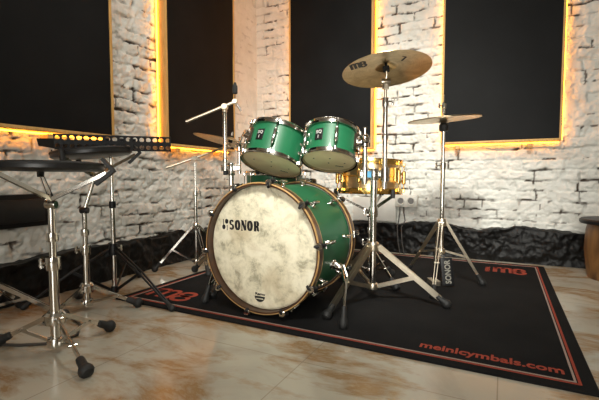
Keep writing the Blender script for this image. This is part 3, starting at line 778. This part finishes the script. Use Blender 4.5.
# ------------------------------------------------------------------ cymbals
def cymbal(name, label, c, n, R, mat, bell=.055, bow=.022, group=None, bh=.020):
    rot = axis_frame(n); t = thing(name, label, 'cymbal', c, rot, group)
    def z(r):
        if r < bell: return bh * (1 - (r / bell) ** 2) + bow * (1 - (bell / R) ** 1.6)
        return bow * (1 - (r / R) ** 1.6)
    off = -z(.0065); rs = [.0065, .018, .032, .045, .053, bell, bell + .004] + list(np.linspace(bell + .02, R, 14))
    up = [(r, z(r) + off + .0006) for r in rs]; dn = [(r, z(r) + off - .0008) for r in rs]
    obj('bow', MB().lathe(up + dn[::-1], n=96, closed=True), mat, t, world=False, sharp=50)
    return t, (lambda r: z(r) + off - .0010)
ride, zr = cymbal('crash_ride_cymbal', 'bronze cymbal seen from below on the tall pole right of the toms', cc + rn * .012, rn, .217, 'bronze')
def under(zf, ox, oy, ang):
    ca_, sa_ = math.cos(ang), math.sin(ang)
    def fn(x, y, l):
        X = ox + x * ca_ - y * sa_; Y = oy + x * sa_ + y * ca_
        return V((X, Y, zf(math.hypot(X, Y)) - l))
    return fn
obj('emblem', maker_mark(MB(), under(zr, -.172, -.020, math.radians(-16)), .072, -.075, .0004, .09), 'ink', ride, world=False)['label'] = "black maker's mark printed on the underside"
obj('stamp', MB().stroke([(0, .03), (.008, -.02), (-.012, -.03)], .005, .003, under(zr, .06, -.10, 0), .0004), 'ink', ride, world=False)
hn = roll_axis(-.075, -.03, 1).normalized(); hc = V((-.314, 2.440, .964))
hh1, _ = cymbal('hi_hat_cymbal', 'lower bronze cymbal of the hi-hat pair, facing up', hc - hn * .0205, -hn, .200, 'bronze_bright', .05, .008, 'hi-hat cymbals', .011)
hh2, _ = cymbal('hi_hat_cymbal', 'upper bronze cymbal of the hi-hat pair, facing down', hc + hn * .0205, hn, .200, 'bronze_bright', .05, .008, 'hi-hat cymbals', .011)

# ------------------------------------------------------------------ hi-hat stand
C = V((-.314, 2.440, 0))
hs = thing('hi_hat_stand', 'chrome hi-hat stand with black pedal standing at the right of the kit', 'stand', (C.x, C.y, ZR))
tripod(hs, C, .372, .205, [(-.095, 2.511), (-.309, 2.127), (-.54, 2.62)], 'steel', .014, .58, True, .0125, .018, ZR)
obj('lower_tube', MB().tube([C + UZ * .18, C + UZ * .70], .0128, 16), 'chrome', hs)
collar(hs, C + UZ * .70, .0175, .035); wing_bolt(hs, C + UZ * .70 - RV * .012, -RV, .018)
obj('upper_tube', MB().tube([C + UZ * .70, C + UZ * .925], .0098, 14), 'chrome', hs)
obj('seat_cup', MB().lathe([(0, -.055), (.022, -.055), (.026, -.045), (.026, -.020), (.014, -.008), (.0, -.006)], hc - hn * .012 * 0 - UZ * .012, n=20), 'rubber', hs)
obj('pull_rod', MB().tube([C + UZ * .93, C + UZ * 1.105], .0036, 10), 'chrome', hs)
obj('clutch', MB().lathe([(0, .018), (.0085, .018), (.0085, .045), (.013, .05), (.013, .075), (.006, .082), (0, .082)], hc + hn * .016, n=16), 'chrome', hs)
wing_bolt(hs, hc + UZ * .078 - RV * .008, -RV, .014)
for k in (-1, 1):
    obj('frame_rod', MB().tube([C - RV * .018 + UZ * .365 + FV * k * .012, C - RV * .030 + UZ * .20 + FV * k * .012, C - RV * .042 + UZ * .035 + FV * k * .012], .0045, 8), 'chrome', hs)
obj('frame_plate', MB().box(C - RV * .040 + UZ * (ZR + .014), (.05, .10, .024), RV, FV, .005), 'steel', hs)
pz = C + RV * .018 - FV * .05
obj('chain', MB().bar(C + UZ * .19, C + RV * .012 + UZ * .17 - FV * .02, .012, .004, FV), 'black_metal', hs)
pu = (UZ * .95 + FV * .28).normalized()
pd = obj('footboard', MB().box(pz + UZ * (ZR + .085) + RV * .0, (.066, .014, .158), RV, pu.cross(RV)), 'black_metal', hs, bevel=.003)
obj('footboard_lettering', text_mesh('SONOR', .046, pz + UZ * (ZR + .085) - pu * .068 + RV * .017 - pu.cross(RV).normalized() * .0072, pu, -RV, .0006, .0012, .135), 'dull_silver', pd)['label'] = 'silver lettering up the footboard'

# ------------------------------------------------------------------ snare stand under the gold snare
def snare_stand(label, c, r, hub, low, feet, zt, rim_c, rim_r, rim_z, angs, base_z=0., tilt=None, mat='chrome', group='snare stands', foot_r=.021, claw='bent', stem=None):
    c = V((c[0], c[1], 0))
    t = thing('snare_stand', label, 'stand', (c.x, c.y, base_z), group=group)
    tripod(t, c, hub, low, feet, mat, .016, .55, False, r, foot_r, base_z)
    zb = zt * .62
    obj('lower_tube', MB().tube([c + UZ * (low - .02), c + UZ * zb], r, 18), mat, t)
    obj('upper_tube', MB().tube([c + UZ * (zb - .02), c + UZ * zt], r * .72, 14), mat, t)
    collar(t, c + UZ * zb, r * 1.45, .045, mat=mat); wing_bolt(t, c + UZ * zb - RV * r, -RV, .020, mat)
    collar(t, c + UZ * (zt * .80), r * 1.15, .03, mat=mat)
    k = V(stem) if stem else c + UZ * (zt + .03)
    obj('basket_tilter', MB().lathe([(0, -.018), (.014, -.018), (.016, -.01), (.016, .01), (.014, .018), (0, .018)], c + UZ * (zt + .012), RV, 18), 'black_metal' if stem else mat, t)
    obj('basket_ball', MB().ball(k, .012, 14), mat, t)
    if stem: obj('basket_stem', MB().tube([c + UZ * (zt + .012), k], .009, 12), mat, t)
    rc = V(rim_c); N = (V(tilt) if tilt else UZ).normalized()
    for ia, a in enumerate(angs):
        a = math.radians(a); d = V((math.cos(a), math.sin(a), 0)); d = (d - N * d.dot(N)).normalized(); s = N.cross(d)
        e = rc + d * (rim_r + .012) - N * rim_z
        m = MB().bar(k + s * .0085, e + s * .005, .013, .003, s).bar(k - s * .0085, e - s * .005, .013, .003, s)
        arm = obj('basket_arm', m, mat, t)
        g = MB()
        if claw == 'bent' and ia == 0:
            ap = e + d * .028 + N * .012; g.bar(e - d * .035 - N * .040, ap, .026, .013, s.cross(d)); g.bar(ap - d * .003 - N * .003, e - d * .012 + N * .052, .024, .012, s.cross(d))
        else:
            g.tube([e - N * .012, e + N * .01, e + d * .002 + N * .036], [.012, .013, .009], 12)
        obj('grip', g, 'rubber', arm)
    return t
snare_stand('snare stand holding up the golden snare drum', (-.700, 2.290), .0125, .22, .08, [(-.515, 2.185), (-.62, 2.50), (-.895, 2.335)], .40, Bs, .188, .026, (-35, 85, 205), ZR, claw='post', stem=None)

# ------------------------------------------------------------------ crash cymbal stand by the left wall
C = V((-1.868, 2.105, 0))
bs = thing('boom_cymbal_stand', 'thin boom cymbal stand in front of the left brick wall', 'stand', (C.x, C.y, 0))
tripod(bs, C, .300, .055, [(-2.070, 1.925), (-1.70, 2.31), (-1.66, 1.98)], 'chrome', .014, .55, True, .0115, .018)
obj('lower_tube', MB().tube([C + UZ * .035, C + UZ * .52], .0115, 14), 'chrome', bs)
obj('upper_tube', MB().tube([C + UZ * .52, C + UZ * .735], .0090, 12), 'chrome', bs)
collar(bs, C + UZ * .52, .016, .035); wing_bolt(bs, C + UZ * .52 + RV * .012, RV, .016)
kn = C + UZ * .763
obj('boom_clamp', MB().lathe([(0, -.02), (.016, -.02), (.018, 0), (.016, .02), (0, .02)], kn, FV, 18), 'steel', bs)
bn = roll_axis(.235, .055, .97).normalized(); bc = V((-1.707, 2.294, .903))
q0 = kn + (kn - (bc - bn * .055)).normalized() * .20
obj('boom_arm', MB().tube([q0, kn, bc - bn * .055 - RV * .01], .0078, 12), 'steel', bs)
obj('cymbal_rod', MB().tube([bc - bn * .06, bc + bn * .05], .0045, 10), 'chrome', bs)
obj('tilter', MB().ball(bc - bn * .055, .016, 14), 'steel', bs)
obj('cymbal_sleeve', MB().lathe([(0, -.028), (.015, -.028), (.015, -.006), (.007, -.004), (.007, .018), (0, .018)], bc, bn, 16), 'felt', bs)
obj('wing_nut', MB().lathe([(0, .042), (.008, .042), (.010, .024), (0, .022)], bc, bn, 14), 'chrome', bs)
cymbal('crash_cymbal', 'bronze cymbal tilted edge-on in front of the dark brown panel', bc + bn * .010, bn, .255, 'bronze', .055, .026)

# ------------------------------------------------------------------ practice pads on snare stands, at the left
def pad(label, c, n, R, h, group):
    rot = axis_frame(n); t = thing('practice_pad', label, 'practice pad', V(c) - V(n).normalized() * h / 2, rot, group)
    obj('pad_base', MB().lathe([(0, 0), (R * .93, 0), (R, .006), (R, h * .55), (R * .98, h * .6), (0, h * .6)], n=72), 'plastic', t, world=False)
    obj('playing_surface', MB().lathe([(0, h), (R * .90, h), (R * .955, h * .93), (R * .965, h * .58), (0, h * .58)], n=72), 'pad_skin', t, world=False)
    obj('rim', MB().lathe([(R * .965, h * .55), (R * 1.005, h * .55), (R * 1.012, h * .78), (R * .995, h * .92), (R * .967, h * .86)], n=72, closed=True), 'rubber', t, world=False)
    return t
p1n = roll_axis(.0, .015, 1).normalized(); p1c = V((-1.425, .858, .672))
pad('nearest black practice pad, lower of the two, at the left edge', p1c, p1n, .174, .030, 'black practice pads')
snare_stand('nearest snare stand, under the lower practice pad at the left edge', (-1.432, .864), .0165, .128, .040, [(-1.167, .795), (-1.432, 1.085), (-1.675, .800)], .525, p1c - p1n * .015, .174, .008, (38, 158, 278), 0., p1n, 'chrome')
p2n = roll_axis(-.105, -.015, 1).normalized(); p2c = V((-1.792, 1.290, .752))
pad('farther black practice pad, just below the perforated desk', p2c, p2n, .180, .034, 'black practice pads')
snare_stand('second snare stand, under the farther practice pad below the perforated desk', (-1.768, 1.222), .0155, .105, .035, [(-1.577, 1.355), (-1.958, 1.31), (-1.745, 1.02)], .465, p2c - p2n * .017, .180, .008, (45, 165, 285), 0., p2n, 'chrome', stem=(-1.740, 1.262, .640))

# stand cut by the left edge of the frame
C = V((-1.985, .865, 0))
es = thing('cymbal_stand', 'chrome stand cut off by the left edge, only its legs in view', 'stand', (C.x, C.y, 0))
tripod(es, C, .215, .07, [(-1.735, 1.085), (-1.80, .72), (-2.08, 1.09)], 'chrome', .016, .55, True, .0125, .021)
obj('lower_tube', MB().tube([C + UZ * .05, C + UZ * .55], .0125, 14), 'chrome', es)
obj('upper_tube', MB().tube([C + UZ * .55, C + UZ * .80], .0095, 12), 'chrome', es)
collar(es, C + UZ * .55, .017, .04); wing_bolt(es, C + UZ * .55 - RV * .012, -RV, .018)

# ------------------------------------------------------------------ perforated music stand
C = V((-1.825, 1.420, 0))
ms = thing('music_stand', 'music stand with black perforated desk and folding black legs at the left', 'music stand', (C.x, C.y, 0))
obj('lower_tube', MB().tube([C + UZ * .03, C + UZ * .50], .0120, 14), 'chrome', ms)
obj('upper_tube', MB().tube([C + UZ * .49, C + UZ * .765], .0095, 12), 'chrome', ms)
collar(ms, C + UZ * .49, .016, .035, mat='black_metal')
obj('leg_hub', MB().lathe([(.010, -.03), (.024, -.03), (.026, 0), (.020, .03), (.012, .03)], C + UZ * .255, n=18, closed=True), 'black_metal', ms)
wing_bolt(ms, C + UZ * .262 + RV * .018, RV, .016, 'steel')
obj('lower_hub', MB().lathe([(0, -.016), (.020, -.016), (.022, 0), (.016, .018), (0, .018)], C + UZ * .04, n=18), 'black_metal', ms)
for fx, fy in ((-1.385, 1.385), (-2.03, 1.76), (-2.03, 1.08)):
    f = V((fx, fy, .016)); d = unit(fx - C.x, fy - C.y); s = V((-d.y, d.x, 0)); a = C + d * .024 + UZ * .255
    kq = a.lerp(f, .46) + UZ * .012
    m = MB()
    for k in (-1, 1): m.tube([a + s * k * .011, kq + s * k * .010, f - (f - kq).normalized() * .02 + s * k * .005], .0052, 8)
    lg = obj('leg', m, 'black_metal', ms); rubber_foot(lg, f, f - kq, .014, .05)
    obj('brace', MB().bar(C + d * .018 + UZ * .04, kq, .014, .005, s), 'black_metal', ms)
# desk: folded sheet with real round holes
dl, dr = V((-1.865, 1.150, 0)), V((-1.505, 1.520, 0)); du = (dr - dl).normalized(); dv0 = V((-du.y, du.x, 0))
dt = math.radians(14); dv = dv0 * math.cos(dt) + UZ * math.sin(dt); dn_ = du.cross(dv)
W = (dr - dl).length; DH = .27; do = dl.lerp(dr, .5) - du * W / 2 + UZ * .763
def perforated(o, X, Y, w, hgt, cols, rows, hr, th, solid=lambda i, j: False):
    """sheet made of cells, each with an octagonal hole, th thick"""
    m = MB(); N = X.cross(Y); cw, chh = w / cols, hgt / rows; n = 12
    for i in range(cols):
        for j in range(rows):
            c0 = o + X * (cw * (i + .5)) + Y * (chh * (j + .5)); sq = []; hl = []
            for k in range(n):
                a = 2 * PI * (k + .5) / n; x, y = math.cos(a), math.sin(a); q = max(abs(x), abs(y))
                sq.append((x / q * cw / 2, y / q * chh / 2)); hl.append((x * hr, y * hr))
            # keep the cell's corners square
            cor = [(cw / 2, chh / 2), (-cw / 2, chh / 2), (-cw / 2, -chh / 2), (cw / 2, -chh / 2)]
            if solid(i, j):
                v = [c0 + X * x + Y * y + N * l for l in (0, th) for x, y in cor]
                m.add(v, [[3, 2, 1, 0], [4, 5, 6, 7]]); continue
            v = []; f = []
            for l in (0, th):
                v += [c0 + X * x + Y * y + N * l for x, y in sq] + [c0 + X * x + Y * y + N * l for x, y in hl] + [c0 + X * x + Y * y + N * l for x, y in cor]
            T = 2 * n + 4
            for k in range(n):
                k2 = (k + 1) % n
                for b in (0, T): f.append([b + k, b + k2, b + n + k2, b + n + k])
                f.append([n + k, n + k2, T + n + k2, T + n + k])
                (x1, y1), (x2, y2) = sq[k], sq[k2]
                for ci, (cx, cy) in enumerate(cor):
                    if abs(x1 - x2) > 1e-6 and abs(y1 - y2) > 1e-6 and x1 * cx > 0 and y1 * cy > 0 and x2 * cx > 0 and y2 * cy > 0:
                        for b in (0, T): f.append([b + k, b + k2, b + 2 * n + ci])
            m.add(v, f)
    for a, b in (((0, 0), (w, 0)), ((w, 0), (w, hgt)), ((w, hgt), (0, hgt)), ((0, hgt), (0, 0))):
        p = o + X * a[0] + Y * a[1]; q = o + X * b[0] + Y * b[1]; m.add([p, q, q + N * th, p + N * th], [[0, 1, 2, 3]])
    return m
obj('desk', perforated(do, du, dv, W, DH, 17, 7, .0098, .003), 'black_metal', ms)
obj('desk_lip', perforated(do + dn_ * .0, du, (UZ * .97 - dv0 * .24).normalized(), W, .074, 17, 2, .0112, .003), 'black_metal', ms)
wx = (du * .82 - dv0 * .45).normalized()
obj('desk_wing', MB().add([do + UZ * .004, do - wx * .085 + UZ * .018, do - wx * .075 + dv * .2 + UZ * .01, do + dv * DH, do + UZ * .050 - dv0 * .012, do - wx * .090 + UZ * .052 - dv0 * .015, do - wx * .075 + dv * .2 + UZ * .014, do + dv * DH + UZ * .004],
    [[0, 1, 2, 3], [4, 5, 6, 7], [0, 1, 5, 4], [1, 2, 6, 5], [2, 3, 7, 6], [3, 0, 4, 7]]), 'black_metal', ms)
for a in (.08, .16):
    q = do + du * a * .25 - wx * (.07 - a * .35)
    obj('page_clip', MB().tube([q, q - UZ * .040, q - UZ * .040 + du * .026, q + du * .026], .0035, 8), 'black_metal', ms)
obj('desk_bracket', MB().box(C + UZ * .765, (.05, .05, .035), du, dv0, .006).tube([C + UZ * .76, do + du * W * .55 + dv * DH * .45], .011, 10), 'black_metal', ms)
for a, r in ((.36, .008), (.52, .010), (.62, .009)):
    q = do + du * W * a + dv * DH
    obj('page_stop', MB().box(q + dn_ * .008, (.034, .012, .018), du, dv), 'black_metal', ms, bevel=.002)
    
# ------------------------------------------------------------------ wooden stool at the right edge
SC = V((.665, 3.085, 0))
sl = thing('wooden_stool', 'barrel-shaped wooden stool with dark round top at the right edge', 'stool', SC)
obj('body', MB().lathe([(0, 0), (.172, 0), (.178, .03), (.196, .18), (.190, .30), (.180, .345), (0, .345)], SC, n=64), 'stool_wood', sl)
obj('top', MB().lathe([(0, .345), (.218, .345), (.226, .352), (.226, .366), (.218, .374), (0, .374)], SC, n=64), 'black_metal', sl, bevel=0)

# ------------------------------------------------------------------ light, camera, view
def spot(name, loc, tgt, power, angle, blend, radius, color):
    l = bpy.data.lights.new(name, 'SPOT'); l.energy = power; l.spot_size = math.radians(angle); l.spot_blend = blend; l.shadow_soft_size = radius; l.color = color
    o = bpy.data.objects.new(name, l); COL.objects.link(o); o.location = loc
    o.rotation_euler = (V(tgt) - V(loc)).to_track_quat('-Z', 'Y').to_euler(); return o
def area(name, loc, tgt, power, sx, sy, color, spread=180):
    l = bpy.data.lights.new(name, 'AREA'); l.shape = 'RECTANGLE'; l.size = sx; l.size_y = sy; l.energy = power; l.color = color; l.spread = math.radians(spread)
    o = bpy.data.objects.new(name, l); COL.objects.link(o); o.location = loc
    o.rotation_euler = (V(tgt) - V(loc)).to_track_quat('-Z', 'Y').to_euler(); return o
spot('ceiling_spot', (-.05, .10, 2.40), (-.78, 2.38, .82), 520, 57, 1., .26, (1., .985, .90))
area('ceiling_lamp', (.05, -.35, 2.66), (-.62, 2.0, .55), 6, 1.9, 1.1, (1., .985, .91), 90)
area('wall_washer_lamp', (-.85, 1.80, 2.70), (-1.0, 2.7, .6), 27, .9, .6, (1., .975, .89), 150)
area('front_wall_fill', (.2, -1.2, 2.66), (.2, -2.2, 1.2), 20, 2.4, .5, (1., .98, .90), 130)  # added fill: brightens the front wall for soft bounce and chrome reflections
area('low_front_fill', (.1, -2.15, .85), (-.75, 2.0, .95), 40, 2.4, 1.4, (1., .985, .92), 100)  # added low fill behind the camera for the tom undersides, not a real window

w = bpy.data.worlds.new('room_dark'); scene.world = w; w.use_nodes = True
w.node_tree.nodes['Background'].inputs[0].default_value = (.05, .045, .04, 1)
w.node_tree.nodes['Background'].inputs[1].default_value = .3

cam = bpy.data.cameras.new('camera'); cam.sensor_width = 36; cam.lens = 36 * 400 / 599
co = bpy.data.objects.new('camera', cam); COL.objects.link(co)
co.location = (0, 0, .635); co.rotation_euler = (math.radians(90) - math.atan(23 / 400), 0, math.radians(27))
cam.clip_start = .02
scene.camera = co
vs = scene.view_settings
vs.view_transform = 'Standard'; vs.look = 'None'; vs.gamma = 1.; vs.use_curve_mapping = False; vs.exposure = 0.
